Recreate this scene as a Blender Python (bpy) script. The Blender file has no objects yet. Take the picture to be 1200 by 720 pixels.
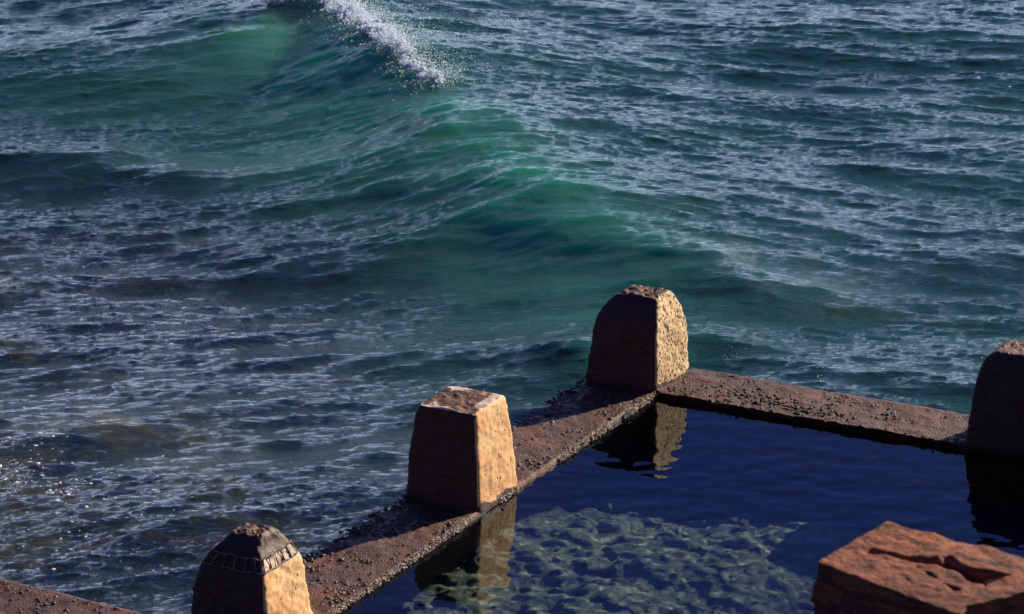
import bpy, math, random
import numpy as np

random.seed(7)
rng = np.random.default_rng(11)
scene = bpy.context.scene
COL = scene.collection
R = math.radians

# ------------------------------------------------------------------ place
A = R(62.29)                                   # how the pool walls lie in the world
VX = np.array([math.sin(A), -math.cos(A), 0.0])   # along the sea-side wall
UX = np.array([math.cos(A), math.sin(A), 0.0])    # along the long wall, out to sea
SEA_Z = -0.34
POOL_Z = -0.06
CAM = np.array([-1.82, -45.75, 16.05])
PITCH = R(18.06)


def W(v, u, z=0.0):
    """pool-wall coordinates to world"""
    v = np.asarray(v, float)[..., None]; u = np.asarray(u, float)[..., None]
    z = np.asarray(z, float)[..., None]
    return v * VX + u * UX + z * np.array([0, 0, 1.0])


def VU(x, y):
    return x * VX[0] + y * VX[1], x * UX[0] + y * UX[1]


def ray(px, py):
    """a direction of sight for a spot measured on the photograph (1200 x 720)"""
    dx = (px - 600) / 4500.0; dy = (360 - py) / 4500.0
    c, s = math.cos(PITCH), math.sin(PITCH)
    return np.array([dx, c + dy * s, -s + dy * c])


def at_z(px, py, z):
    d = ray(px, py)
    return CAM + d * ((z - CAM[2]) / d[2])


def at_y(px, py, y):
    d = ray(px, py)
    return CAM + d * ((y - CAM[1]) / d[1])


# ------------------------------------------------------------------ noise
def _hash(ix, iy, iz, seed):
    h = (ix.astype(np.int64) * 374761393 + iy.astype(np.int64) * 668265263
         + iz.astype(np.int64) * 2147483647 + seed * 1274126177) & 0xFFFFFFFF
    h = ((h ^ (h >> 13)) * 1274126177) & 0xFFFFFFFF
    h = (h ^ (h >> 16)) & 0xFFFFFF
    return h / float(0xFFFFFF) * 2 - 1


def vnoise(P, seed=0):
    i = np.floor(P).astype(np.int64); f = P - i
    f = f * f * f * (f * (f * 6 - 15) + 10)
    r = 0
    for dx in (0, 1):
        wx = f[:, 0] if dx else 1 - f[:, 0]
        for dy in (0, 1):
            wy = f[:, 1] if dy else 1 - f[:, 1]
            for dz in (0, 1):
                wz = f[:, 2] if dz else 1 - f[:, 2]
                r = r + wx * wy * wz * _hash(i[:, 0] + dx, i[:, 1] + dy, i[:, 2] + dz, seed)
    return r


def fbm(P, scale=1.0, octaves=4, gain=0.5, seed=0):
    r = 0; a = 1.0; P = np.asarray(P, float) * scale
    for o in range(octaves):
        r = r + a * vnoise(P + 17.3 * o, seed + o)
        P = P * 2.03; a *= gain
    return r


def sstep(a, b, x):
    t = np.clip((x - a) / (b - a), 0, 1)
    return t * t * (3 - 2 * t)


# ------------------------------------------------------------------ objects
def tag(o, label=None, cat=None, group=None, kind=None):
    if label: o['label'] = label
    if cat: o['category'] = cat
    if group: o['group'] = group
    if kind: o['kind'] = kind
    return o


def mesh_obj(name, verts, faces, mat, parent=None, smooth=True, attrs=None):
    """verts (n,3) array; faces (m,4) or (m,3) array, or a list of such arrays"""
    verts = np.asarray(verts, np.float32)
    fl = faces if isinstance(faces, list) else [faces]
    me = bpy.data.meshes.new(name)
    loops = np.concatenate([np.asarray(f).ravel() for f in fl]).astype(np.int32)
    sizes = np.concatenate([np.full(len(f), np.asarray(f).shape[1]) for f in fl])
    starts = np.concatenate([[0], np.cumsum(sizes)[:-1]]).astype(np.int32)
    me.vertices.add(len(verts)); me.vertices.foreach_set('co', verts.ravel())
    me.loops.add(len(loops)); me.loops.foreach_set('vertex_index', loops)
    me.polygons.add(len(sizes)); me.polygons.foreach_set('loop_start', starts)
    me.update(calc_edges=True); me.validate()
    if smooth:
        me.polygons.foreach_set('use_smooth', np.ones(len(me.polygons), bool))
    if attrs:
        for k, a in attrs.items():
            at = me.attributes.new(k, 'FLOAT', 'POINT')
            at.data.foreach_set('value', np.asarray(a, np.float32))
    me.materials.append(mat)
    o = bpy.data.objects.new(name, me)
    COL.objects.link(o)
    if parent is not None:
        o.parent = parent
    return o


def grid_faces(nu, nv, wrap_u=False):
    """faces of an (nu x nv) vertex grid, index = i*nv + j"""
    iu = nu if wrap_u else nu - 1
    i, j = np.meshgrid(np.arange(iu), np.arange(nv - 1), indexing='ij')
    i2 = (i + 1) % nu
    return np.stack([i * nv + j, i2 * nv + j, i2 * nv + j + 1, i * nv + j + 1], -1).reshape(-1, 4)


def empty(name, loc):
    o = bpy.data.objects.new(name, None)
    o.location = loc; o.empty_display_size = 0.2
    COL.objects.link(o)
    return o


# ------------------------------------------------------------------ material kit
class NT:
    def __init__(s, name):
        s.m = bpy.data.materials.new(name); s.m.use_nodes = True
        s.t = s.m.node_tree; s.t.nodes.clear()
        s.out = s.t.nodes.new('ShaderNodeOutputMaterial')

    def n(s, kind, **kw):
        nd = s.t.nodes.new('ShaderNode' + kind)
        for k, v in kw.items():
            if k[0] == '_': setattr(nd, k[1:], v)
            else: s.set(nd.inputs[k.replace('__', ' ')], v)
        return nd

    def set(s, sock, v):
        if hasattr(v, 'links'): s.t.links.new(v, sock)
        elif hasattr(v, 'outputs'): s.t.links.new(v.outputs[0], sock)
        else:
            if isinstance(v, tuple) and len(v) == 3 and sock.type == 'RGBA': v = (*v, 1)
            sock.default_value = v

    def pos(s):
        return s.n('NewGeometry').outputs['Position']

    def mapped(s, vec, scale=(1, 1, 1), rot=(0, 0, 0)):
        return s.n('Mapping', Vector=vec, Scale=scale, Rotation=rot).outputs[0]

    def noise(s, vec, scale, detail=4, rough=0.55, dist=0.0):
        return s.n('TexNoise', Vector=vec, Scale=scale, Detail=detail, Roughness=rough, Distortion=dist).outputs[0]

    def voro(s, vec, scale, feature='F1', rnd=1.0):
        nd = s.t.nodes.new('ShaderNodeTexVoronoi'); nd.feature = feature
        s.set(nd.inputs['Vector'], vec); nd.inputs['Scale'].default_value = scale
        nd.inputs['Randomness'].default_value = rnd
        return nd.outputs['Distance']

    def ramp(s, fac, lo, hi, a=0.0, b=1.0):
        nd = s.t.nodes.new('ShaderNodeMapRange'); nd.interpolation_type = 'SMOOTHSTEP'
        s.set(nd.inputs[0], fac)
        for i, v in enumerate((lo, hi, a, b)): s.set(nd.inputs[i + 1], v)
        return nd.outputs[0]

    def mix(s, fac, a, b, blend='MIX'):
        nd = s.t.nodes.new('ShaderNodeMix'); nd.data_type = 'RGBA'; nd.blend_type = blend
        s.set(nd.inputs[0], fac); s.set(nd.inputs[6], a); s.set(nd.inputs[7], b)
        return nd.outputs[2]

    def math(s, op, a, b=0.0):
        nd = s.t.nodes.new('ShaderNodeMath'); nd.operation = op
        s.set(nd.inputs[0], a); s.set(nd.inputs[1], b)
        return nd.outputs[0]

    def attr(s, name):
        nd = s.t.nodes.new('ShaderNodeAttribute'); nd.attribute_name = name
        return nd.outputs['Fac']

    def bump(s, h, strength=0.5, dist=0.02, normal=None):
        nd = s.n('Bump', Height=h, Strength=strength, Distance=dist)
        if normal is not None: s.set(nd.inputs['Normal'], normal)
        return nd.outputs[0]

    def done(s, shader):
        s.set(s.out.inputs['Surface'], shader); return s.m


def principled(t, **kw):
    return t.n('BsdfPrincipled', **kw).outputs[0]


def mat_concrete(name, pale, mid, pits=0.5, wet=0.0):
    """weathered sea concrete: pale sand render under a dark, rusty crust where attribute 'crust' is high"""
    t = NT(name); p = t.pos()
    big = t.noise(p, 2.3, 5, 0.6); fine = t.noise(p, 38, 4, 0.7); med = t.noise(p, 9, 4, 0.65)
    streak = t.noise(t.mapped(p, (9, 9, 0.9)), 1.6, 4, 0.6)
    col = t.mix(t.ramp(big, 0.35, 0.65), pale, mid)
    col = t.mix(t.ramp(streak, 0.52, 0.7, 0, 0.55), col, (0.30, 0.155, 0.06))
    col = t.mix(t.ramp(fine, 0.50, 0.72, 0, 0.3 + 0.5 * pits), col, (0.20, 0.13, 0.075))
    pit = t.voro(t.mapped(p, (1, 1, 0.85)), 20); pit2 = t.voro(p, 13)
    pitmask = t.math('MULTIPLY', t.ramp(pit, 0.18 + 0.12 * pits, 0.30 + 0.16 * pits, 1, 0), t.ramp(t.noise(p, 9, 3), 0.62 - 0.30 * pits, 0.70 - 0.26 * pits))
    pitmask = t.math('MAXIMUM', pitmask, t.math('MULTIPLY', t.ramp(pit2, 0.10, 0.2, 1, 0), t.ramp(t.noise(p, 5, 2), 0.66 - 0.2 * pits, 0.7 - 0.2 * pits)))
    col = t.mix(t.math('MULTIPLY', pitmask, 0.9), col, (0.035, 0.025, 0.02))
    # crust, and the shade painted with it
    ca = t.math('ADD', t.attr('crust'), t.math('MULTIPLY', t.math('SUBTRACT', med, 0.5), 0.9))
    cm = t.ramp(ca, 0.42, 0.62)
    crust = t.mix(t.ramp(fine, 0.35, 0.65), (0.018, 0.008, 0.006), t.mix(t.attr('rust'), (0.045, 0.016, 0.010), (0.10, 0.036, 0.02)))  # the darker, unrusted tone also deepens the painted shade
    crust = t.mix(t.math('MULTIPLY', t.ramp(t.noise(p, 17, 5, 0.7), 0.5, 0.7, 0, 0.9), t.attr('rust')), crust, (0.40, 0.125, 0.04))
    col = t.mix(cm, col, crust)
    salt = t.math('ADD', t.attr('salt'), t.math('MULTIPLY', t.math('SUBTRACT', med, 0.5), 1.3))
    col = t.mix(t.ramp(salt, 0.5, 0.9, 0, 0.85), col, (0.62, 0.50, 0.40))
    h = t.math('ADD', t.math('MULTIPLY', fine, 0.7), t.math('MULTIPLY', pitmask, -1.2))
    h = t.math('ADD', h, t.math('MULTIPLY', t.math('MULTIPLY', cm, t.noise(p, 60, 3, 0.7)), 0.9))
    return t.done(principled(t, Base__Color=col, Roughness=t.ramp(cm, 0, 1, 0.85, 0.62), Normal=t.bump(h, 0.6, 0.012)))


def mat_wall_top(name):
    """wet, crusted dark concrete of the pool wall"""
    t = NT(name); p = t.pos()
    big = t.noise(p, 1.7, 5, 0.6); fine = t.noise(p, 45, 4, 0.7); med = t.noise(p, 11, 5, 0.68)
    col = t.mix(t.ramp(med, 0.35, 0.68), (0.036, 0.014, 0.010), (0.095, 0.040, 0.027))
    col = t.mix(t.ramp(big, 0.5, 0.66, 0, 0.7), col, (0.15, 0.048, 0.022))
    col = t.mix(t.ramp(fine, 0.58, 0.72, 0, 0.4), col, (0.16, 0.085, 0.065))
    lump = t.voro(p, 28)
    col = t.mix(t.math('MULTIPLY', t.ramp(lump, 0.15, 0.32, 1, 0), t.ramp(med, 0.48, 0.6)), col, (0.018, 0.014, 0.013))
    h = t.math('ADD', fine, t.math('MULTIPLY', t.ramp(lump, 0.0, 0.4, 1, 0), 0.9))
    return t.done(principled(t, Base__Color=col, Roughness=t.ramp(med, 0.35, 0.65, 0.42, 0.75), Specular__IOR__Level=0.3, Normal=t.bump(h, 0.9, 0.016)))


def mat_crumb(name, a, b, rough=0.8):
    t = NT(name); p = t.pos()
    col = t.mix(t.ramp(t.noise(p, 22, 4, 0.7), 0.35, 0.65), a, b)
    return t.done(principled(t, Base__Color=col, Roughness=rough, Normal=t.bump(t.noise(p, 90, 3, 0.7), 0.6, 0.01)))


def mat_sandstone(name):
    t = NT(name); p = t.pos()
    g = t.mapped(t.mapped(p, (1, 1, 1), (0, 0, R(32))), (0.35, 1.5, 2.2))       # bedding runs along the block
    lay = t.noise(t.mapped(p, (1.2, 1.2, 9), (0.1, 0.25, 0)), 2.0, 5, 0.62)
    med = t.noise(g, 3.6, 7, 0.66, 0.6); fine = t.noise(p, 34, 5, 0.72)
    col = t.mix(t.ramp(lay, 0.35, 0.65), (0.12, 0.028, 0.012), (0.32, 0.092, 0.036))
    col = t.mix(t.ramp(med, 0.47, 0.6, 0, 0.85), col, (0.05, 0.018, 0.012))
    col = t.mix(t.ramp(t.noise(p, 9, 5, 0.7), 0.52, 0.66, 0, 0.7), col, (0.07, 0.026, 0.016))
    col = t.mix(t.ramp(fine, 0.55, 0.72, 0, 0.6), col, (0.50, 0.26, 0.14))
    h = t.math('ADD', t.math('MULTIPLY', med, 1.2), t.math('MULTIPLY', fine, 0.9))
    return t.done(principled(t, Base__Color=col, Roughness=0.85, Normal=t.bump(h, 0.8, 0.03)))


def mat_cliff(name):
    t = NT(name); p = t.pos()
    lay = t.noise(t.mapped(p, (0.15, 0.15, 1.6)), 1.0, 6, 0.6)
    col = t.mix(t.ramp(lay, 0.35, 0.65), (0.045, 0.028, 0.018), (0.10, 0.065, 0.04))
    col = t.mix(t.ramp(t.noise(p, 0.35, 6, 0.65), 0.38, 0.5), col, (0.022, 0.03, 0.011))
    return t.done(principled(t, Base__Color=col, Roughness=0.9, Normal=t.bump(t.noise(p, 3, 6, 0.7), 0.8, 0.2)))


def mat_sea(name):
    t = NT(name); p = t.pos()
    turb = t.attr('turbid')
    body = t.mix(t.ramp(t.noise(p, 0.22, 3, 0.5), 0.35, 0.65), (0.008, 0.041, 0.037), (0.013, 0.058, 0.047))
    body = t.mix(t.attr('wave_glow'), body, (0.045, 0.19, 0.145))  # glow of light through the wave, put into the body colour
    body = t.mix(t.attr('clear'), body, (0.018, 0.044, 0.028))
    rip = t.noise(t.mapped(p, (0.6, 2.0, 1.0), (0, 0, R(14))), 9.0, 5, 0.62, 0.4)
    rip2 = t.noise(t.mapped(p, (0.6, 2.0, 1.0), (0, 0, R(-18))), 24.0, 3, 0.6, 0.3)
    h = t.math('ADD', rip, t.math('MULTIPLY', rip2, 0.35))
    nrm = t.bump(h, 0.9, 0.035)
    pr = t.n('BsdfPrincipled', Base__Color=body, Roughness=0.08, IOR=1.333, Normal=nrm)
    pr.subsurface_method = 'RANDOM_WALK'
    t.set(pr.inputs['Subsurface Weight'], 1.0)
    t.set(pr.inputs['Subsurface Radius'], (0.12, 0.75, 0.55))
    t.set(pr.inputs['Subsurface Scale'], t.ramp(t.attr('wave_glow'), 0, 1, 0.5, 4.0))
    gl = t.n('BsdfGlossy', Color=(1, 1, 1), Roughness=0.05, Normal=nrm)
    tr = t.n('BsdfTransparent', Color=(0.90, 0.92, 0.72))
    fr = t.n('Fresnel', IOR=1.333, Normal=nrm)
    clear = t.n('MixShader', Fac=fr.outputs[0])
    t.set(clear.inputs[1], tr); t.set(clear.inputs[2], gl)
    mx = t.n('MixShader', Fac=turb)
    t.set(mx.inputs[1], clear); t.set(mx.inputs[2], pr)
    return t.done(mx)


def mat_pool_water(name):
    t = NT(name); p = t.pos()
    g = t.n('BsdfGlass', Color=(0.93, 0.98, 1.0), Roughness=0.0, IOR=1.333)
    return t.done(g)


def mat_pool_bed(name):
    t = NT(name); p = t.pos()
    mound = t.attr('mound')
    peb = t.n('TexVoronoi', Vector=p, Scale=7.5)
    pebc = t.mix(t.ramp(t.noise(peb.outputs['Position'], 30, 2), 0.3, 0.7), (0.07, 0.115, 0.085), (0.23, 0.30, 0.20))
    pebc = t.mix(t.ramp(peb.outputs['Distance'], 0.35, 0.7, 0, 0.85), pebc, (0.04, 0.05, 0.04))
    silt = t.mix(t.noise(p, 1.2, 4), (0.004, 0.006, 0.018), (0.008, 0.011, 0.028))
    silt = t.mix(t.ramp(mound, 0.02, 0.55), silt, (0.035, 0.060, 0.055))
    m = t.ramp(t.math('ADD', mound, t.math('MULTIPLY', t.math('SUBTRACT', t.noise(p, 1.3, 4, 0.6), 0.5), 0.8)), 0.25, 1.25)
    col = t.mix(m, silt, pebc)
    return t.done(principled(t, Base__Color=col, Roughness=0.9, Normal=t.bump(peb.outputs['Distance'], 0.6, 0.04)))


def mat_sea_bed(name):
    t = NT(name); p = t.pos()
    n = t.noise(p, 0.45, 5, 0.6)
    col = t.mix(t.ramp(n, 0.42, 0.56), (0.03, 0.028, 0.018), (0.50, 0.44, 0.24))
    return t.done(principled(t, Base__Color=col, Roughness=0.95))


def mat_foam(name):
    t = NT(name)
    d = t.n('BsdfDiffuse', Color=(0.87, 0.93, 1.0)); tl = t.n('BsdfTranslucent', Color=(0.87, 0.93, 1.0))
    m = t.n('MixShader', Fac=0.6); t.set(m.inputs[1], d); t.set(m.inputs[2], tl)
    return t.done(m)


M = dict(
    cream=mat_concrete('cream concrete', (0.74, 0.49, 0.235), (0.64, 0.34, 0.14), 0.3),
    pitted=mat_concrete('pitted concrete', (0.68, 0.51, 0.29), (0.54, 0.38, 0.20), 0.95),
    wall=mat_wall_top('crusted wet concrete'),
    barnacle=mat_crumb('barnacle', (0.25, 0.19, 0.15), (0.60, 0.54, 0.47)),
    weed=mat_crumb('seaweed', (0.008, 0.009, 0.005), (0.03, 0.025, 0.013), 0.7),
    mussel=mat_crumb('mussel crust', (0.02, 0.014, 0.013), (0.085, 0.045, 0.035), 0.5),
    bars=mat_crumb('salted iron', (0.07, 0.042, 0.03), (0.27, 0.215, 0.17)),
    stone=mat_sandstone('sandstone'), cliff=mat_cliff('cliff rock'),
    sea=mat_sea('sea water'), pool=mat_pool_water('pool water'),
    poolbed=mat_pool_bed('pool bed'), seabed=mat_sea_bed('sea bed'),
    reef=mat_crumb('reef rock', (0.06, 0.03, 0.014), (0.42, 0.19, 0.07)),
    foam=mat_foam('foam'),
)

# ------------------------------------------------------------------ water waves (FFT)
def spectrum_field(N, L, lam_peak, lam_min, theta, spread, slope, seed, power=4.0, floor=0.0):
    """height and sideways displacement of a random sea, rms slope = slope"""
    g = np.random.default_rng(seed)
    k1 = np.fft.fftfreq(N, L / N) * 2 * np.pi
    kx, ky = np.meshgrid(k1, k1, indexing='ij')
    k = np.hypot(kx, ky); k[0, 0] = 1
    c = np.abs((kx * math.cos(theta) + ky * math.sin(theta)) / k)
    kp = 2 * np.pi / lam_peak; km = 2 * np.pi / lam_min
    S = k ** -power * np.exp(-1.25 * (kp / k) ** 2) * np.exp(-(k / km) ** 2) * (c ** spread + floor)
    S[0, 0] = 0
    H = np.fft.fft2(g.standard_normal((N, N))) * np.sqrt(S)
    h = np.fft.ifft2(H).real
    sx = np.fft.ifft2(1j * kx * H).real; sy = np.fft.ifft2(1j * ky * H).real
    s = slope / math.sqrt((sx ** 2 + sy ** 2).mean())
    dx = np.fft.ifft2(1j * kx / k * H).real; dy = np.fft.ifft2(1j * ky / k * H).real
    return [(a * s).astype(np.float32) for a in (h, dx, dy)]


def sample(F, L, x, y):
    N = F.shape[0]
    fx = (x / L % 1.0) * N; fy = (y / L % 1.0) * N
    i = np.floor(fx).astype(int); j = np.floor(fy).astype(int)
    a = fx - i; b = fy - j; i %= N; j %= N; i2 = (i + 1) % N; j2 = (j + 1) % N
    return (F[i, j] * (1 - a) * (1 - b) + F[i2, j] * a * (1 - b) + F[i, j2] * (1 - a) * b + F[i2, j2] * a * b)


def poly_dist(x, y, pts):
    """signed distance (+ behind the crest) and amplitude at the nearest spot of a crest line, left to right"""
    best = np.full(x.shape, 1e9); amp = np.zeros(x.shape)
    for (x0, y0, a0), (x1, y1, a1) in zip(pts[:-1], pts[1:]):
        ex, ey = x1 - x0, y1 - y0; l2 = ex * ex + ey * ey
        t = np.clip(((x - x0) * ex + (y - y0) * ey) / l2, 0, 1)
        dx, dy = x - (x0 + t * ex), y - (y0 + t * ey)
        d = np.hypot(dx, dy); m = d < best
        best = np.where(m, d, best)
        amp = np.where(m, a0 + t * (a1 - a0), amp)
    q = sorted(pts)
    sg = np.where(y >= np.interp(x, [p[0] for p in q], [p[1] for p in q]), 1.0, -1.0)
    return best * sg, amp


def crest(pix):
    out = []
    for px, py, a in pix:
        q = at_z(px, py, SEA_Z + a * 0.85); out.append((q[0], q[1], a))
    return out


CRESTS = [   # (crest line, back length, front length)
    (crest([(-420, 105, .12), (-150, 92, .15), (0, 84, .19), (100, 78, .22), (200, 68, .28), (280, 46, .42), (325, 20, .52), (352, 0, .58),
            (392, 8, .63), (432, 40, .65), (470, 72, .64), (510, 104, .62), (555, 144, .62), (620, 200, .54), (700, 257, .49),
            (800, 308, .38), (870, 338, .22), (960, 380, .10)]), 3.6, 1.8),
    (crest([(470, 200, .10), (520, 176, .12), (570, 165, .15), (620, 185, .1), (660, 205, .05)]), 1.0, .7),
    (crest([(470, 285, .05), (560, 270, .09), (640, 285, .10), (720, 305, .10), (790, 312, .14), (835, 318, .15), (890, 352, .08), (930, 370, .03)]), 1.1, .7),
    (crest([(575, 430, .04), (630, 404, .2), (690, 398, .3), (760, 392, .25), (830, 388, .26), (880, 410, .12), (920, 425, .03)]), 1.0, .65),
    (crest([(-60, 180, .10), (40, 181, .18), (120, 184, .2), (200, 192, .22), (270, 203, .08)]), 1.1, .7),
    (crest([(180, 268, .04), (260, 278, .13), (330, 288, .15), (430, 296, .05)]), 1.0, .7),
    (crest([(400, 215, .03), (470, 225, .09), (560, 232, .08), (640, 245, .04)]), .8, .6),
]


def swell(x, y):
    z = np.zeros(x.shape); lx = np.zeros(x.shape); ly = np.zeros(x.shape)
    for pts, lb, lf in CRESTS:
        d, a = poly_dist(x, y, pts)
        L = np.where(d > 0, lb, lf * (0.75 + 0.45 * a))
        pr = np.exp(-np.abs(d / L) ** np.where(d > 0, 1.5, 1.7))
        z += a * pr - 0.22 * a * np.exp(-((d + 2.7 * lf) / (1.3 * lf)) ** 2)
    for lam, th, a, ph in ((6.5, 70, .045, .3), (4.1, 118, .03, 2.1), (9.0, 95, .05, 1.0)):
        k = 2 * math.pi / lam
        z += a * np.sin(k * (x * math.cos(R(th)) + y * math.sin(R(th))) + ph)
    return z


def blur(F, n):
    """box blur along both axes, twice"""
    for _ in range(2):
        for ax in (0, 1):
            c = np.cumsum(np.pad(F, [(n + 1, n) if q == ax else (0, 0) for q in (0, 1)], mode='edge'), axis=ax)
            F = (np.take(c, np.arange(2 * n + 1, c.shape[ax]), ax) - np.take(c, np.arange(0, c.shape[ax] - 2 * n - 1), ax)) / (2 * n + 1)
    return F


def axis(lo, hi, step, far_lo, far_hi):
    mid = np.arange(lo, hi, step)
    out = []; s = step; x = mid[-1]
    while x < far_hi:
        s *= 1.16; x += s; out.append(x)
    left = []; s = step; x = mid[0]
    while x > far_lo:
        s *= 1.16; x -= s; left.append(x)
    return np.concatenate([left[::-1], mid, out]), len(left), len(left) + len(mid)


STEP = 0.036
xs, xa, xb = axis(-11.5, 10.5, STEP, -2500, 2500)
ys, ya, yb = axis(-11.0, 24.5, STEP, -14, 6000)
X, Y = np.meshgrid(xs, ys, indexing='ij')
LF = 61.44
HA = spectrum_field(2048, LF, 2.9, 0.30, R(108), 14.0, 0.115, 3, 3.6, 0.02)    # chop on the left, crests rising to the right
HB = spectrum_field(2048, LF, 2.9, 0.30, R(82), 14.0, 0.115, 4, 3.6, 0.02)     # chop on the right
HC = spectrum_field(2048, LF, 0.32, 0.07, R(104), 7.0, 0.16, 6, 3.4, 0.04)
HD = spectrum_field(2048, LF, 0.32, 0.07, R(86), 7.0, 0.16, 8, 3.4, 0.04)     # ripples over both
out_d = np.maximum.reduce([xs[xa] - X, X - xs[xb - 1], ys[ya] - Y, Y - ys[yb - 1], np.zeros_like(X)])
fade = np.exp(-out_d / 1.5)
Zs = swell(X, Y)
core = (slice(xa, xb), slice(ya, yb))
Zs[core] = blur(Zs[core], 5)
Zs *= np.exp(-out_d / 60.0)
mixr = sstep(-4.5, 4.0, X + 0.15 * (Y - 5))
wa, wb = np.sqrt(1 - mixr), np.sqrt(mixr)
gust = np.zeros(X.shape)
gust[xa:xb, ya:yb] = fbm(np.stack([X[xa:xb, ya:yb].ravel() * .28, Y[xa:xb, ya:yb].ravel() * .75, 0 * X[xa:xb, ya:yb].ravel()], 1), 1.0, 3, .5, 77).reshape(xb - xa, yb - ya)
gust = np.clip(1 + (.65 - .3 * mixr) * gust, .4, 1.5) * (0.86 - 0.0 * mixr)
h1, d1x, d1y = [wa * sample(a, LF, X, Y) + wb * sample(b, LF, X, Y) + gust * (wa * sample(c, LF, X, Y) + wb * sample(d, LF, X, Y)) for a, b, c, d in zip(HA, HB, HC, HD)]
# breaking wave smooths the chop on its face a little
dmain, amain = poly_dist(X, Y, CRESTS[0][0])
calm = 1 + 0.45 * np.exp(-((dmain + 1.0) / 1.3) ** 2) * sstep(.35, .9, amain)
calm_left = 1 - 0.2 * sstep(1.0, -7.0, Y) * sstep(2, -4, X)
amp = fade * calm * calm_left
CH = 0.85
glow = np.zeros(X.shape)  # colour mask: greener wave fronts stand in for sunlight glowing through
for pts_, lb_, lf_ in CRESTS:
    d_, a_ = poly_dist(X, Y, pts_)
    c_ = d_ + .5 * lf_
    glow = np.maximum(glow, sstep(.14, .55, a_) * np.exp(-np.abs(c_ / np.where(c_ < 0, 1.1 * lf_, .8 * lf_)) ** 2))
glow = np.clip(glow, 0, 1)
lean = sstep(0.5, 0.8, Zs) * 0.12        # the breaking lip is thrown forward
Z = SEA_Z + Zs + h1 * amp
XX = X + CH * d1x * amp - lean * 0.55
YY = Y + CH * d1y * amp - lean * 0.85


def sea_at(x, y):
    i = np.clip(np.searchsorted(xs, x), 0, len(xs) - 1); j = np.clip(np.searchsorted(ys, y), 0, len(ys) - 1)
    return np.array([XX[i, j], YY[i, j], Z[i, j]])


f = grid_faces(len(xs), len(ys))
fc = np.stack([XX.ravel()[f].mean(1), YY.ravel()[f].mean(1)], 1)
v_, u_ = VU(fc[:, 0], fc[:, 1])
keep = ~((v_ > -0.45) & (u_ < 0.45) & (v_ < 14))
f = f[keep]
used = np.zeros(X.size, bool); used[f.ravel()] = True
remap = np.cumsum(used) - 1
verts = np.stack([XX.ravel(), YY.ravel(), Z.ravel()], 1)[used]
# water is murky out in the swell and clearer over the shallows on the left
xf, yf = X.ravel()[used], Y.ravel()[used]
shallow = sstep(1.5, -6.5, xf + 0.28 * yf) * sstep(17, 6, yf)
clearness = np.clip(shallow + 0.25 * fbm(np.stack([xf, yf, 0 * xf], 1), .35, 3, seed=5) * (shallow > .02), 0, 1)
sea = mesh_obj('sea_water', verts, remap[f], M['sea'], attrs={'turbid': 0.98 - 0.72 * clearness, 'clear': clearness, 'wave_glow': glow.ravel()[used]})
tag(sea, kind='structure')

# sea bed
gx = np.concatenate([[-2500, -400, -60], np.arange(-14, 12.1, .25), [60, 400, 2500]])
gy = np.concatenate([[-30], np.arange(-14, 30.1, .25), [100, 600, 6000]])
BX, BY = np.meshgrid(gx, gy, indexing='ij')
P = np.stack([BX.ravel(), BY.ravel(), 0 * BX.ravel()], 1)
bz = -2.3 + 0.35 * fbm(P, .3, 4, seed=9) + 1.3 * sstep(0, -7, BX.ravel() + 0.4 * BY.ravel())
bz = np.where((BX.ravel() > 14) | (BY.ravel() > 31), -3, bz)
vv, uu = VU(BX.ravel(), BY.ravel())
bz = np.where((vv > -0.3) & (uu < 0.3), -3.2, bz)
tag(mesh_obj('sea_bed', np.stack([BX.ravel(), BY.ravel(), bz], 1), grid_faces(len(gx), len(gy)), M['seabed']), kind='structure')

# ------------------------------------------------------------------ pool water and bed
PV, PU, ps = 10.0, -14.0, 0.035
pv = np.arange(-0.06, PV, ps); pu = np.arange(PU, 0.06, ps)
V2, U2 = np.meshgrid(pv, pu, indexing='ij')
pw = W(V2, U2, POOL_Z)
HP = spectrum_field(1024, 30.72, 0.75, 0.12, R(96), 2.0, 0.022, 21, 3.7, 0.10)
px_, py_ = pw[..., 0], pw[..., 1]
ph, pdx, pdy = [sample(q, 30.72, px_, py_) for q in HP]
pw[..., 2] += ph
pool = mesh_obj('pool_water', pw.reshape(-1, 3), grid_faces(len(pv), len(pu)), M['pool'])
tag(pool, kind='structure')

ps = 0.05
pv = np.arange(-0.3, PV + .3, ps); pu = np.arange(PU - .3, 0.3, ps)
V3, U3 = np.meshgrid(pv, pu, indexing='ij')
P = W(V3, U3, 0).reshape(-1, 3)
mound = np.zeros(len(P))
for (mx, my, r1, r2) in ((560, 640, 1.3, 1.6), (640, 655, 1.9, 1.9), (760, 655, 1.6, 2.0), (860, 665, 1.1, 1.9), (560, 715, 1.8, 1.5), (700, 720, 1.9, 1.6), (930, 640, .9, .9)):
    c = at_z(mx, my, -.6)
    mound = np.maximum(mound, np.exp(-(((P[:, 0] - c[0]) / (r1 * .95)) ** 2 + ((P[:, 1] - c[1]) / (r2 * .95)) ** 2) ** 1.0))
pebble = np.abs(fbm(P, 3.2, 4, .6, seed=31))
bz = -1.8 + 0.72 * mound + 0.10 * fbm(P, .9, 3, seed=30) + 0.16 * pebble * sstep(.15, .5, mound)
P[:, 2] = bz
poolbed = mesh_obj('pool_bed', P, grid_faces(len(pv), len(pu)), M['poolbed'], attrs={'mound': mound})
tag(poolbed, kind='structure')

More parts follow.
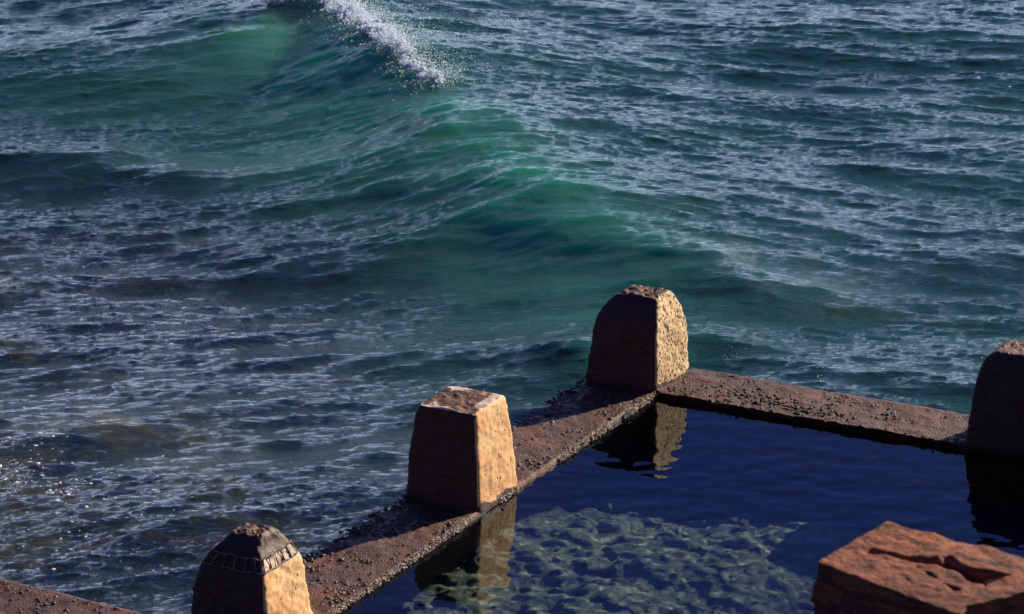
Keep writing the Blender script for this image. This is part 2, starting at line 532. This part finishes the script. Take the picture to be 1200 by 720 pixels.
# ------------------------------------------------------------------ pool walls
def wall_mesh(length_axis, a0, a1, b0, b1, z0, seed, rough=0.009, step=0.03, ragged=(0.014, 0.03), skew=0.0):
    """a wall swept along one axis: cross-section from outer foot over the crusted top to inner foot"""
    n = int((a1 - a0) / step) + 1
    al = np.linspace(a0, a1, n)
    w = b1 - b0
    # cross-section (b, z): b1 = inner/near side listed first
    top = np.linspace(b1 - .035, b0 + .035, 40)
    sec = [(b1, -2.6), (b1, -.6), (b1, -.25), (b1, -.12), (b1 - .004, -.06), (b1 - .014, -.02), ] + [(t, 0.0) for t in top] + \
          [(b0 + .014, -.02), (b0 + .004, -.06), (b0, -.12), (b0, -.3), (b0, -.6), (b0, -2.6)]
    sec = np.array(sec)
    AL, J = np.meshgrid(al, np.arange(len(sec)), indexing='ij')
    B = sec[J, 0]; Zz = sec[J, 1] + z0
    Pn = np.stack([AL.ravel(), B.ravel(), Zz.ravel()], 1)
    n1 = fbm(Pn, 7, 4, .55, seed).reshape(AL.shape); n2 = fbm(Pn, 2.2, 3, .5, seed + 7).reshape(AL.shape)
    n3 = fbm(Pn, 26, 2, .5, seed + 3).reshape(AL.shape)
    istop = (np.abs(sec[J, 1]) < .03)
    near1 = np.exp(-((B - b1) / .09) ** 2); near0 = np.exp(-((B - b0) / .12) ** 2)
    Zz = Zz + np.where(istop, rough * n1 + .008 * n2 + .005 * n3, 0)
    off = np.where(sec[J, 1] > -.5, 1.0, .3)
    B = B + off * near1 * ragged[0] * (n1 * .6 + n3 * .35) - off * near0 * ragged[1] * (n1 + .4 * n3)
    B = B + skew * (AL - a0)
    if length_axis == 'u': pts = W(B, AL, Zz)
    else: pts = W(AL, B, Zz)
    nf = grid_faces(n, len(sec))
    ns = len(sec)
    caps = []
    for i in (0, n - 1):     # close the ends
        half = [i * ns + q for q in range(ns)]
        for q in range(ns // 2 - 1):
            caps.append([half[q], half[q + 1], half[ns - 2 - q], half[ns - 1 - q]])
    return pts.reshape(-1, 3), [nf, np.array(caps)]


def lumps(spots, sizes, flat=0.6, jag=0.35):
    """many small irregular lumps as one mesh"""
    t = (1 + 5 ** .5) / 2
    iv = np.array([(-1, t, 0), (1, t, 0), (-1, -t, 0), (1, -t, 0), (0, -1, t), (0, 1, t), (0, -1, -t), (0, 1, -t), (t, 0, -1), (t, 0, 1), (-t, 0, -1), (-t, 0, 1)]) / math.hypot(1, t)
    iF = np.array([(0, 11, 5), (0, 5, 1), (0, 1, 7), (0, 7, 10), (0, 10, 11), (1, 5, 9), (5, 11, 4), (11, 10, 2), (10, 7, 6), (7, 1, 8),
                   (3, 9, 4), (3, 4, 2), (3, 2, 6), (3, 6, 8), (3, 8, 9), (4, 9, 5), (2, 4, 11), (6, 2, 10), (8, 6, 7), (9, 8, 1)])
    n = len(spots); spots = np.asarray(spots, float); sizes = np.asarray(sizes, float)
    rad = 1 + np.clip(jag * rng.standard_normal((n, 12, 1)), -.7, 1.2)
    st = np.stack([rng.uniform(.7, 1.4, n), rng.uniform(.7, 1.4, n), np.full(n, flat)], 1)[:, None, :]
    an = rng.uniform(0, 6.28, n); c, s = np.cos(an), np.sin(an)
    v = iv[None] * rad * st
    v = np.stack([v[..., 0] * c[:, None] - v[..., 1] * s[:, None], v[..., 0] * s[:, None] + v[..., 1] * c[:, None], v[..., 2]], -1)
    v = v * sizes[:, None, None] + spots[:, None, :]
    return v.reshape(-1, 3), (iF[None] + 12 * np.arange(n)[:, None, None]).reshape(-1, 3)


def crumbs(name, parent, mat, spots, sizes, flat=.6, jag=.3):
    v, fa = lumps(spots, sizes, flat, jag)
    return tag(mesh_obj(name, v, fa, mat, parent), kind='stuff')


def build_wall(name, label, args, kw, extras):
    root = empty(name, (0, 0, 0))
    tag(root, label, 'wall', 'concrete walls of the rock pool')
    v, fa = wall_mesh(*args, **kw)
    mesh_obj('concrete_coping', v, fa, M['wall'], root)
    for nm, mt, spots, sizes, flat in extras:
        crumbs(nm, root, mt, spots, sizes, flat)
    return root


# long wall
n = 7000
uu = rng.uniform(-13, 0.0, n); cl = fbm(np.stack([uu, 0 * uu, 0 * uu], 1), 2.5, 3, seed=4)
s_ = np.where(cl > -.35)[0]; uu = uu[s_]; n = len(uu)
barn = W(rng.normal(0.0, .014, n), uu, rng.normal(-.035, .028, n) * 1.0)
def clustered(n, lo0, hi0, lo1, hi1, seed, cut=.12):
    a = rng.uniform(lo0, hi0, n * 6); b = rng.uniform(lo1, hi1, n * 6)
    k = fbm(np.stack([a, b, 0 * a], 1), 2.4, 3, .55, seed) > cut + .25 * rng.standard_normal(n * 6)
    a, b = a[k], b[k]
    return np.resize(a, n), np.resize(b, n)
m_u, m_v = clustered(900, -13, .9, -.97, -.05, 91)
mus = W(m_v, m_u, rng.uniform(0, .012, 900))
edge_u = rng.uniform(-13, 1, 700)
edge = W(rng.normal(-1.0, .03, 700), edge_u, rng.normal(-.02, .03, 700))
build_wall('pool_wall', 'long dark crusted pool wall carrying three blocks, sunlit white barnacles on its inner edge',
           ('u', -13.5, 1.0, -1.0, 0.0, 0.0, 41), {},
           [('barnacle_crust', M['barnacle'], barn, rng.uniform(.004, .013, len(barn)), .8),
            ('mussel_clumps', M['mussel'], np.concatenate([mus, edge]), np.concatenate([rng.uniform(.008, .024, 900), rng.uniform(.015, .035, 700)]), .6)])
# seaward wall on the right
sv, su = [], []
for c_v, c_u, nn, sa, sb in ((.75, .35, 170, .22, .16), (1.3, .38, 160, .35, .13), (1.75, .3, 140, .35, .1), (2.15, .25, 60, .3, .06), (.35, .16, 90, .25, .07), (3.0, .5, 30, .2, .08)):
    sv.append(rng.normal(c_v, sa, nn)); su.append(rng.normal(c_u, sb, nn))
sv = np.concatenate(sv); su = np.clip(np.concatenate(su), .03, .95); q = sv > .05
weed = W(sv[q], su[q], rng.uniform(0, .02, q.sum()))
ev = rng.uniform(.02, 9, 1500)
edge = W(ev, rng.normal(.0, .022, 1500), rng.normal(-.03, .03, 1500))
mv, mu = clustered(500, .05, 9, .08, .97, 92)
mus = W(mv, mu, rng.uniform(0, .01, 500))
build_wall('pool_wall', 'dark seaward pool wall with scattered seaweed, running from the pitted corner block to the right edge',
           ('v', 0.006, 9.5, 1.0, 0.0, 0.012, 57), {},
           [('seaweed', M['weed'], np.concatenate([weed, edge]), np.concatenate([rng.uniform(.008, .026, q.sum()), rng.uniform(.010, .028, 1500)]), .5),
            ('mussel_clumps', M['mussel'], mus, rng.uniform(.008, .022, 500), .6)])
# landward wall, lower left
e0 = at_z(0, 679, -.05); e1 = at_z(140, 714, -.05)
v0, u0 = VU(e0[0], e0[1]); v1, u1 = VU(e1[0], e1[1])
sk = (u1 - u0) / (v1 - v0)
a0, a1 = v0 - 5, -1.02
mv = rng.uniform(a0, a1, 900)
near_u = u0 + sk * (mv - v0)
mus = W(mv, near_u - rng.uniform(0, 1.3, 900), rng.uniform(-.05, -.035, 900))
build_wall('pool_wall', 'low sunlit red brown wall in the bottom left corner, meeting the block with the iron band',
           ('v', a0, a1, u0 + sk * (a0 - v0), u0 + sk * (a0 - v0) - 1.6, -.05, 77), dict(skew=sk),
           [('mussel_clumps', M['mussel'], mus, rng.uniform(.008, .026, 900), .6)])

# ------------------------------------------------------------------ blocks
def block_mesh(v0, u0, H, prof, seed, top_tilt=(0, 0), crust_top=.9, crust_side=0.0, rough=.010, radius=.05, salt_edge=0.0, band=None, shade_paint=0.85):
    """prof: list of (z, inset v-, v+, u-, u+): a hewn block with its own shoulders, 1 x 1 m foot at (v0-1..v0, u0..u0+1)"""
    prof = np.array(prof); nz = 64
    zz = np.concatenate([np.linspace(-.04, H - .04, nz), H - .04 + .04 * np.sin(np.linspace(0, 1, 7)[1:] * math.pi / 2)])
    ins = [np.interp(zz, prof[:, 0], prof[:, k]) for k in (1, 2, 3, 4)]
    edge = np.concatenate([np.zeros(nz), .04 * (1 - np.cos(np.linspace(0, 1, 7)[1:] * math.pi / 2))])
    ns = 34                                       # samples per side
    side = np.linspace(-1, 1, ns, endpoint=False)
    q = np.concatenate([np.stack([side, -np.ones(ns)], 1), np.stack([np.ones(ns), side], 1), np.stack([-side, np.ones(ns)], 1), np.stack([-np.ones(ns), -side], 1)])
    ring = len(q)
    rows = []
    scales = [1.0] * len(zz) + list(np.linspace(1, 0, 18)[1:-1]) + [0.002]
    for k, sc in enumerate(scales):
        kk = min(k, len(zz) - 1)
        lo_v = v0 - 1 + ins[0][kk] + edge[kk]; hi_v = v0 - ins[1][kk] - edge[kk]
        lo_u = u0 + ins[2][kk] + edge[kk]; hi_u = u0 + 1 - ins[3][kk] - edge[kk]
        cv, cu, hv, hu = (lo_v + hi_v) / 2, (lo_u + hi_u) / 2, (hi_v - lo_v) / 2, (hi_u - lo_u) / 2
        r = radius
        pv_, pu_ = q[:, 0] * hv, q[:, 1] * hu      # rounded corners
        ax, au = np.abs(pv_) - (hv - r), np.abs(pu_) - (hu - r)
        m = (ax > 0) & (au > 0)
        l = np.maximum(np.hypot(ax, au), 1e-6); mxm = np.maximum(ax, au)
        pv_ = np.where(m, np.sign(pv_) * (hv - r + ax / l * mxm), pv_)
        pu_ = np.where(m, np.sign(pu_) * (hu - r + au / l * mxm), pu_)
        rows.append(np.stack([cv + sc * pv_, cu + sc * pu_, np.full(ring, zz[kk])], 1))
    G = np.array(rows)                            # (rows, ring, 3) in v,u,z
    Pf = G.reshape(-1, 3)
    out = np.stack([Pf[:, 0] - (v0 - .5), Pf[:, 1] - (u0 + .5), 0 * Pf[:, 0]], 1)
    out /= np.maximum(np.linalg.norm(out, axis=1, keepdims=True), 1e-6)
    istop = np.zeros(G.shape[:2]); istop[len(zz) - 3:] = 1
    istop = istop.ravel()
    d = rough * (fbm(Pf, 4, 4, .55, seed) + .5 * fbm(Pf, 21, 2, .5, seed + 5))
    tz = top_tilt[0] * (Pf[:, 0] - v0 + .5) + top_tilt[1] * (Pf[:, 1] - u0 - .5)
    Pf = Pf + out * (d * (1 - istop))[:, None]
    Pf[:, 2] += istop * d * 1.6 + tz * sstep(H * .6, H, Pf[:, 2])
    hrel = Pf[:, 2] / H
    crust = np.maximum(istop * crust_top, crust_side)
    # shade painted into the colour of the two faces turned from the sun
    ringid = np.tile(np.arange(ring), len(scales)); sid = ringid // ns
    shade_mask = np.where((sid == 0) | (sid == 3), 1.0, 0.0) * (1 - istop)
    crust = np.maximum(crust, shade_mask * shade_paint)
    if band is not None:
        crust = np.maximum(crust, sstep(band - .05, band + .03, hrel + .04 * fbm(Pf, 3, 3, seed=seed + 9)) * crust_top)
    crust = np.maximum(crust, .75 * sstep(.10, .02, Pf[:, 2] + .05 * fbm(Pf, 5, 3, seed=seed + 2)))
    salt = np.zeros(len(Pf))
    if band is not None:
        salt = np.where((sid == 1) & (istop < 1), sstep(.66, .72, hrel) * sstep(.90, .80, hrel) * .85, 0.0)
    if salt_edge:
        b = np.zeros(G.shape[:2]); b[len(zz) - 4:len(zz) + 5] = 1
        salt = b.ravel() * salt_edge * np.clip(.75 + .9 * fbm(Pf, 2.6, 3, seed=seed + 12), 0, 1.2) + np.where(istop > 0, 1.1 * salt_edge * fbm(Pf, 3.0, 3, seed=seed + 6), 0)
    pts = W(Pf[:, 0], Pf[:, 1], Pf[:, 2])
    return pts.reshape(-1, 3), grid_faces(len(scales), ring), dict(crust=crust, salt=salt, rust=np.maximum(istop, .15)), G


def wrapfaces(nr, ring):
    i, j = np.meshgrid(np.arange(nr - 1), np.arange(ring), indexing='ij'); j2 = (j + 1) % ring
    return np.stack([i * ring + j, i * ring + j2, (i + 1) * ring + j2, (i + 1) * ring + j], -1).reshape(-1, 4)


GROUP = 'concrete blocks on the pool wall'


def block(label, mat, v0, u0, H, prof, seed, **kw):
    root = empty('concrete_block', tuple(W(v0 - .5, u0 + .5, 0)))
    tag(root, label, 'block', GROUP)
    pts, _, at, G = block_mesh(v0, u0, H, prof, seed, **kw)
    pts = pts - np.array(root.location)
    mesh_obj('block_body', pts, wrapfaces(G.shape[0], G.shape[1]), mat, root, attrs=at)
    return root, G


LB = 4.732
TP = lambda z, a, b, c, d: (z, a, b, c, d)
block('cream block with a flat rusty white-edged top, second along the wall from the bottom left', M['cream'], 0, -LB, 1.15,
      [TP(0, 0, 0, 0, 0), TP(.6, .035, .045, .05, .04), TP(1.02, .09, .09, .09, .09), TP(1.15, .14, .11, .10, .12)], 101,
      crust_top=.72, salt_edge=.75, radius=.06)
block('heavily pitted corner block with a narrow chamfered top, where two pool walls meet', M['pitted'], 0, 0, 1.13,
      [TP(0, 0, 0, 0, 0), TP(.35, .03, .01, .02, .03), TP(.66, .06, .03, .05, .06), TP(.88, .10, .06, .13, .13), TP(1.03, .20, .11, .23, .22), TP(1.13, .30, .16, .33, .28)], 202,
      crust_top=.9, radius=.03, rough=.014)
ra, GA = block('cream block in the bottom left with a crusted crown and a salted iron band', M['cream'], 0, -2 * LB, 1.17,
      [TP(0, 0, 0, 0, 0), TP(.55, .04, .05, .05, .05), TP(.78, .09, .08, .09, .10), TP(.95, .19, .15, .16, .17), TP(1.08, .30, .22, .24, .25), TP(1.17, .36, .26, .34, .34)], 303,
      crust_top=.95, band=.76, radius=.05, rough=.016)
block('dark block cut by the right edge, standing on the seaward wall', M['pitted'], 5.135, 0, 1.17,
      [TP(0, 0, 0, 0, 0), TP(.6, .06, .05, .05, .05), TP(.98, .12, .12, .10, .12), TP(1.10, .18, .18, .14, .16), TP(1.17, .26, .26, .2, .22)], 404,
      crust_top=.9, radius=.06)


def tube(path, r, nseg=7):
    path = np.asarray(path, float); n = len(path)
    tg = np.gradient(path, axis=0); tg /= np.linalg.norm(tg, axis=1, keepdims=True)
    up = np.where(np.abs(tg[:, 2:3]) > .9, np.array([[1., 0, 0]]), np.array([[0, 0, 1.]]))
    s = np.cross(tg, up); s /= np.linalg.norm(s, axis=1, keepdims=True); b = np.cross(s, tg)
    a = np.linspace(0, 2 * math.pi, nseg, endpoint=False)
    rr = (r * (1 + .2 * rng.standard_normal((n, 1, 1))))
    P = path[:, None] + rr * (np.cos(a)[None, :, None] * s[:, None] + np.sin(a)[None, :, None] * b[:, None])
    return P.reshape(-1, 3), wrapfaces(n, nseg)


def merge(parts):
    vs, fs, o = [], [], 0
    for v, fa in parts:
        vs.append(v); fs.append(fa + o); o += len(v)
    return np.concatenate(vs), np.concatenate(fs)


def ring_at(G, z):
    """outline of a block at height z"""
    zz = G[:, 0, 2]; k = np.searchsorted(zz[:60], z); return G[k]


# the iron band round the crown of the bottom left block: two hoops and ties between them
parts = []
lo, hi = ring_at(GA, .84), ring_at(GA, .97)
for rg in (lo, hi):
    p = rg.copy(); c = p[:, :2].mean(0); p[:, :2] += (p[:, :2] - c) / np.linalg.norm(p[:, :2] - c, axis=1, keepdims=True) * .012
    w = W(p[:, 0], p[:, 1], p[:, 2] + .008 * np.sin(np.arange(len(p)) * .5)) - np.array(ra.location)
    parts.append(tube(np.concatenate([w, w[:1]]), .009))
for k in sorted(set(int(q) % len(lo) for q in range(0, len(lo), 6))):
    c = lo[:, :2].mean(0)
    ends = []
    for rg in (lo, hi):
        d = rg[k, :2] - c; d = d / np.linalg.norm(d)
        ends.append(W(rg[k, 0] + d[0] * .012, rg[k, 1] + d[1] * .012, rg[k, 2]) - np.array(ra.location))
    parts.append(tube(np.linspace(ends[0], ends[1], 5), .008))
v, fa = merge(parts)
band_o = mesh_obj('iron_band', v, fa, M['bars'], ra)
band_o['label'] = 'salted iron hoops with short ties round the crown'

# ------------------------------------------------------------------ rocks
def rock_from_corners(name, label, c_top, depth, mat, seed, cat, rough=.05, grooves=(), bulge=.05, n=70, group=None):
    """c_top: four top corners (back-left, back-right, front-right, front-left); goes down by depth"""
    c = np.asarray(c_top, float)
    t = np.linspace(0, 1, n)
    faces_v = []
    lowk = 1.06
    ctr = c.mean(0)
    bot = ctr + (c - ctr) * lowk; bot[:, 2] = c[:, 2].min() - depth
    def bil(a, b, d, e):
        S, T = np.meshgrid(t, t, indexing='ij'); S = S[..., None]; T = T[..., None]
        return ((1 - S) * (1 - T) * a + S * (1 - T) * b + S * T * d + (1 - S) * T * e)
    sh = [bil(c[3], c[2], c[1], c[0])] + [bil(bot[i], bot[(i + 1) % 4], c[(i + 1) % 4], c[i]) for i in range(4)] + [bil(bot[0], bot[1], bot[2], bot[3])]
    P = np.concatenate([s.reshape(-1, 3) for s in sh])
    fcs = np.concatenate([grid_faces(n, n) + k * n * n for k in range(6)])
    out = P - (ctr - np.array([0, 0, depth * .5])); out /= np.linalg.norm(out, axis=1, keepdims=True)
    d = rough * (fbm(P, 1.6, 5, .5, seed)) + rough * .5 * np.abs(fbm(P * np.array([1, 1, 3.5]), 3.5, 3, .5, seed + 3))
    lay = (P[:, 2] + .05 * P[:, 0] + .03 * fbm(P, 2, 3, seed=seed + 5)) / .11     # bedding planes step in and out
    d = d + rough * 1.1 * _hash(np.floor(lay).astype(np.int64), np.floor(lay * 0).astype(np.int64), np.floor(lay * 0).astype(np.int64), seed) * sstep(0, .12, c[:, 2].min() - P[:, 2])
    for (p0, p1, wd, dp) in grooves:
        p0, p1 = np.array(p0), np.array(p1); e = p1 - p0
        s = np.clip(((P - p0) @ e) / (e @ e), 0, 1)
        dist = np.linalg.norm((P - p0 - s[:, None] * e) * np.array([1, 1, .6]), axis=1)
        wob = wd * (1 + .5 * fbm(P, 6, 3, seed=seed + 8))
        d = d - dp * np.exp(-(dist / wob) ** 2) * sstep(0, .12, s) * sstep(1, .9, s)
    P = P + out * d[:, None] + np.array([0, 0, 1.0]) * (0.007 * fbm(P, 12, 3, .6, seed + 4))[:, None]
    base = bot.mean(0)
    o = mesh_obj(name, P - base, fcs, mat)
    # weld the seams of the six sides
    import bmesh
    bm = bmesh.new(); bm.from_mesh(o.data); bmesh.ops.remove_doubles(bm, verts=bm.verts, dist=0.004)
    bmesh.ops.recalc_face_normals(bm, faces=bm.faces); bm.to_mesh(o.data); bm.free()
    o.location = tuple(base)
    tag(o, label, cat, group)
    return o


RZ = 7.15
c1 = [at_z(1040, 612, RZ + .03), at_z(1330, 690, RZ), at_z(1180, 742, RZ - .03), at_z(959, 659, RZ - .05)]
g1 = (at_z(1005, 640, RZ), at_z(1200, 684, RZ)); g2 = (at_z(1105, 655, RZ), at_z(1190, 700, RZ)); g3 = (at_z(1125, 690, RZ), at_z(1085, 668, RZ))
rock_from_corners('sandstone_boulder', 'large cracked red brown sandstone boulder in the bottom right foreground', c1, .75, M['stone'], 501, 'boulder',
                  .034, [(g1[0], g1[1], .026, .20), (g2[0], g2[1], .022, .16), (g3[0], g3[1], .016, .07)], group='sandstone boulders in the foreground', n=110)
c2 = [at_z(1160, 684, RZ + .13), at_z(1330, 640, RZ + .16), at_z(1330, 668, RZ + .16), at_z(1133, 711, RZ + .10)]
rock_from_corners('sandstone_boulder', 'smaller pale topped sandstone boulder cut off by the bottom right corner', c2, .8, M['stone'], 611, 'boulder', .03,
                  group='sandstone boulders in the foreground')

# submerged reef rocks in the shallows on the left
def reef(px, py, z, rx, ry, rz, seed, label):
    c = at_z(px, py, z)
    th = np.linspace(0, math.pi, 26); phi = np.linspace(0, 2 * math.pi, 44, endpoint=False)
    T, F_ = np.meshgrid(th, phi, indexing='ij')
    P = np.stack([np.sin(T) * np.cos(F_), np.sin(T) * np.sin(F_), np.cos(T)], -1).reshape(-1, 3)
    r = 1 + .38 * fbm(P, 1.6, 5, .55, seed)
    P = P * r[:, None] * np.array([rx, ry, rz])
    o = mesh_obj('submerged_rock', P, wrapfaces(26, 44), M['reef'])
    o.location = tuple(c)
    tag(o, label, 'rock', 'rocks under the shallow sea water')


reef(115, 292, -.98, .75, .7, .34, 1, 'orange brown rock under the waves at the upper left, farthest of the sunken rocks')
reef(190, 358, -.85, 1.2, .9, .34, 2, 'dark purple brown rock under the waves at middle left')
reef(270, 372, -.95, 1.0, .8, .3, 3, 'dark low rock right beside the middle left sunken rock')
reef(215, 668, -.75, .8, .7, .33, 4, 'russet rock under the water close behind the block with the iron band')
reef(120, 672, -.85, .7, .7, .3, 5, 'russet rock under the water behind the bottom left wall')
reef(310, 690, -.85, .5, .6, .3, 6, 'brown rock under the water between the iron banded block and the long wall')

# ------------------------------------------------------------------ foam
pts, siz = [], []
cr = np.array(CRESTS[0][0])
seg = cr[6:12]
def lip(t):
    i = min(int(t), len(seg) - 2); fr = t - i
    return seg[i] * (1 - fr) + seg[i + 1] * fr
NL = len(seg) - 1
jit = lambda: np.array([rng.uniform(-.03, .03), rng.uniform(-.03, .03), 0])
tufts = [(rng.uniform(.25, NL), rng.uniform(-1, 1), rng.uniform(.04, .15), rng.uniform(.3, 1)) for _ in range(420)]
for t0, o0, r0, w0 in tufts:               # torn tufts and fingers of foam along the lip
    k = 1 - t0 / NL
    if rng.uniform() > .3 + .7 * k: continue
    o0 = .06 - .38 * max(k, 0) ** 2 + o0 * (.14 + .14 * k)
    b = lip(t0); tg = lip(min(t0 + .2, NL)) - lip(max(t0 - .2, 0)); tg = tg[:2] / np.linalg.norm(tg[:2])
    s = sea_at(b[0] + o0 * .9, b[1] + o0 * .4)
    r0 *= .5 + .6 * k
    up = abs(rng.normal(.02, .17 * k + .02)); along = rng.uniform(.8, 2.2); tall = rng.uniform(.5, 1.5)
    for _ in range(int(100 * w0)):
        g = rng.normal(0, .55, 3) * r0
        pts.append(s + jit() + np.array([tg[0] * g[0] * along - tg[1] * g[1], tg[1] * g[0] * along + tg[0] * g[1], up + g[2] * tall]))
        siz.append(rng.uniform(.005, .017))
for _ in range(4200):                      # thin lace on the water behind and in front of the lip
    t = rng.uniform(.5, NL) ; b = lip(t); k = 1 - t / NL
    off = rng.normal(.1, .30)
    s = sea_at(b[0] + off * .9, b[1] + off * .4)
    pts.append(s + jit() + np.array([0, 0, abs(rng.normal(0, .012))])); siz.append(rng.uniform(.005, .020) * (.5 + .6 * k))
for _ in range(5200):                      # fine spray blown back off the lip
    t = rng.uniform(.3, NL * .97); b = lip(t); k = 1 - t / NL
    s = sea_at(b[0], b[1]); e = rng.exponential(.28)
    pts.append(s + np.array([e * 1.0 + rng.normal(0, .1), e * .4 + rng.normal(0, .15), abs(rng.normal(0.03, .20 * (.35 + k)))]))
    siz.append(rng.uniform(.003, .009))
v, fa = lumps(pts, siz, .85, .3)
tag(mesh_obj('breaking_foam', v, fa, M['foam']), 'white foam and spray breaking along the crest of the green wave', 'foam', kind='stuff')

pts, siz = [], []
def fleck(px, py, s):
    q = at_z(px, py, SEA_Z); w = sea_at(q[0], q[1])
    w[2] += .010; w[0] += rng.uniform(-.03, .03); w[1] += rng.uniform(-.03, .03)
    pts.append(w); siz.append(s)
for cx, cy, nn, sx, sy in ((8, 560, 70, 12, 14), (42, 545, 30, 12, 12), (75, 575, 40, 14, 5), (30, 525, 26, 22, 8), (50, 600, 40, 45, 22), (60, 560, 40, 60, 40), (100, 640, 30, 80, 30), (60, 670, 20, 60, 10)):
    for _ in range(nn):
        fleck(rng.normal(cx, sx), rng.normal(cy, sy), rng.exponential(.006) + .004)
for _ in range(160):
    fleck(rng.uniform(-10, 420), rng.uniform(480, 700), rng.uniform(.003, .007))
for _ in range(50):
    fleck(rng.normal(600, 6), rng.normal(44, 2), rng.uniform(.006, .018))
for cx, cy in ((855, 425), (965, 450)):
    for _ in range(16): fleck(rng.normal(cx, 14), rng.normal(cy, 6), rng.uniform(.003, .009))
v, fa = lumps(pts, siz, .22, .55)
tag(mesh_obj('foam_flecks', v, fa, M['foam']), 'scattered white foam flecks drifting on the dark water', 'foam', kind='stuff')

# ------------------------------------------------------------------ land the camera stands on
lx = np.concatenate([[-400, -200, -100], np.arange(-50, 50.1, 1.0), [100, 200, 400]])
ly = np.concatenate([[-400, -250, -150, -100], np.arange(-80, -9.9, .6)])
LX, LY = np.meshgrid(lx, ly, indexing='ij')
lz = np.interp(LY, [-400, -80, -60, -47.5, -44.8, -43.5, -38, -27, -22, -20.5, -14, -11], [40, 30, 22, 14.3, 14.2, 12.5, 8.6, 6.45, 6.3, 5.0, -.5, -3.5])
P = np.stack([LX.ravel(), LY.ravel(), 0 * LX.ravel()], 1)
nz = fbm(P, .25, 5, .55, 71).reshape(LX.shape)
lz = lz + nz * np.where(LY < -50, 2.0, .25)
tag(mesh_obj('cliff_terrain', np.stack([LX, LY, lz], -1).reshape(-1, 3), grid_faces(len(lx), len(ly)), M['cliff']), kind='structure')

# ------------------------------------------------------------------ light, sky, camera
SUN_AZ, SUN_EL = 48.5, 23.5            # azimuth from +Y towards +X
w = bpy.data.worlds.new('World'); scene.world = w; w.use_nodes = True
nt = w.node_tree; bg = nt.nodes['Background']
sky = nt.nodes.new('ShaderNodeTexSky'); sky.sky_type = 'NISHITA'; sky.sun_disc = False
sky.sun_elevation = R(SUN_EL); sky.sun_rotation = R(SUN_AZ)
sky.altitude = 0; sky.air_density = 0.55; sky.dust_density = 0.4; sky.ozone_density = 8.0
bg.inputs[1].default_value = 0.065
# added, unseen bright clouds low in the sky, to streak the sea with light
def wn(kind, **kw):
    nd = nt.nodes.new('ShaderNode' + kind)
    for k, v in kw.items():
        if k[0] == '_': setattr(nd, k[1:], v)
        elif hasattr(v, 'links'): nt.links.new(v, nd.inputs[int(k[1:])])
        else: nd.inputs[int(k[1:])].default_value = v
    return nd
def wramp(x, a, b, c=0.0, d=1.0):
    return wn('MapRange', _interpolation_type='SMOOTHSTEP', i0=x, i1=a, i2=b, i3=c, i4=d).outputs[0]
tc = nt.nodes.new('ShaderNodeTexCoord').outputs['Generated']
sp = nt.nodes.new('ShaderNodeSeparateXYZ'); nt.links.new(tc, sp.inputs[0])
mp = wn('Mapping', i0=tc, i3=(2.2, 2.2, 9.0))
cn = wn('TexNoise', i0=mp.outputs[0], i2=1.6, i3=6.0, i4=0.6).outputs[0]
sunward = wn('VectorMath', _operation='DOT_PRODUCT', i0=tc, i1=(math.sin(R(SUN_AZ)), math.cos(R(SUN_AZ)), 0))
toward = wramp(sunward.outputs['Value'], -0.2, 1.0)
top = wn('Math', _operation='ADD', i0=wramp(cn, 0.3, 0.7, 0.045, 0.15), i1=0.0).outputs[0]
below = wn('Math', _operation='SUBTRACT', i0=top, i1=sp.outputs['Z']).outputs[0]
cov = wn('Math', _operation='MULTIPLY', i0=wramp(below, -0.14, 0.08), i1=wramp(toward, 0.0, 0.6, 0.25, 0.9)).outputs[0]
added_cloud = wn('Mix', _data_type='RGBA', i0=toward, i6=(5.5, 7.2, 11.5, 1), i7=(17.5, 21.0, 27.5, 1))
deep = wn('Mix', _data_type='RGBA', _blend_type='MULTIPLY', i0=1.0, i6=sky.outputs[0], i7=(.72, .64, 1.0, 1))
skym = wn('Mix', _data_type='RGBA', i0=cov, i6=deep.outputs[2], i7=added_cloud.outputs[2])
nt.links.new(skym.outputs[2], bg.inputs[0])

sl = bpy.data.lights.new('sun', 'SUN'); sl.energy = 5.0; sl.angle = R(.53); sl.color = (1.0, .82, .60)
so = bpy.data.objects.new('sun', sl); COL.objects.link(so)
from mathutils import Vector
sd = Vector((math.sin(R(SUN_AZ)) * math.cos(R(SUN_EL)), math.cos(R(SUN_AZ)) * math.cos(R(SUN_EL)), math.sin(R(SUN_EL))))
so.rotation_euler = sd.to_track_quat('Z', 'Y').to_euler(); so.location = (20, 20, 20)
try:
    sl.cycles.is_caustics_light = True
    pool.cycles.is_caustics_caster = True
    poolbed.cycles.is_caustics_receiver = True
except AttributeError:
    pass

cd = bpy.data.cameras.new('camera'); cam = bpy.data.objects.new('camera', cd); COL.objects.link(cam)
cd.sensor_width = 36; cd.sensor_fit = 'HORIZONTAL'; cd.lens = 135
cd.clip_start = 0.5; cd.clip_end = 20000
cam.location = tuple(CAM); cam.rotation_euler = (math.pi / 2 - PITCH, 0, 0)
cd.dof.use_dof = True; cd.dof.focus_distance = 54.0; cd.dof.aperture_fstop = 5.0
scene.camera = cam

scene.view_settings.view_transform = 'Standard'; scene.view_settings.look = 'None'
scene.view_settings.exposure = 0.92; scene.view_settings.gamma = 1.0
scene.cycles.use_denoising = True
scene.cycles.max_bounces = 12; scene.cycles.diffuse_bounces = 8; scene.cycles.transparent_max_bounces = 12
scene.cycles.sample_clamp_indirect = 8.0
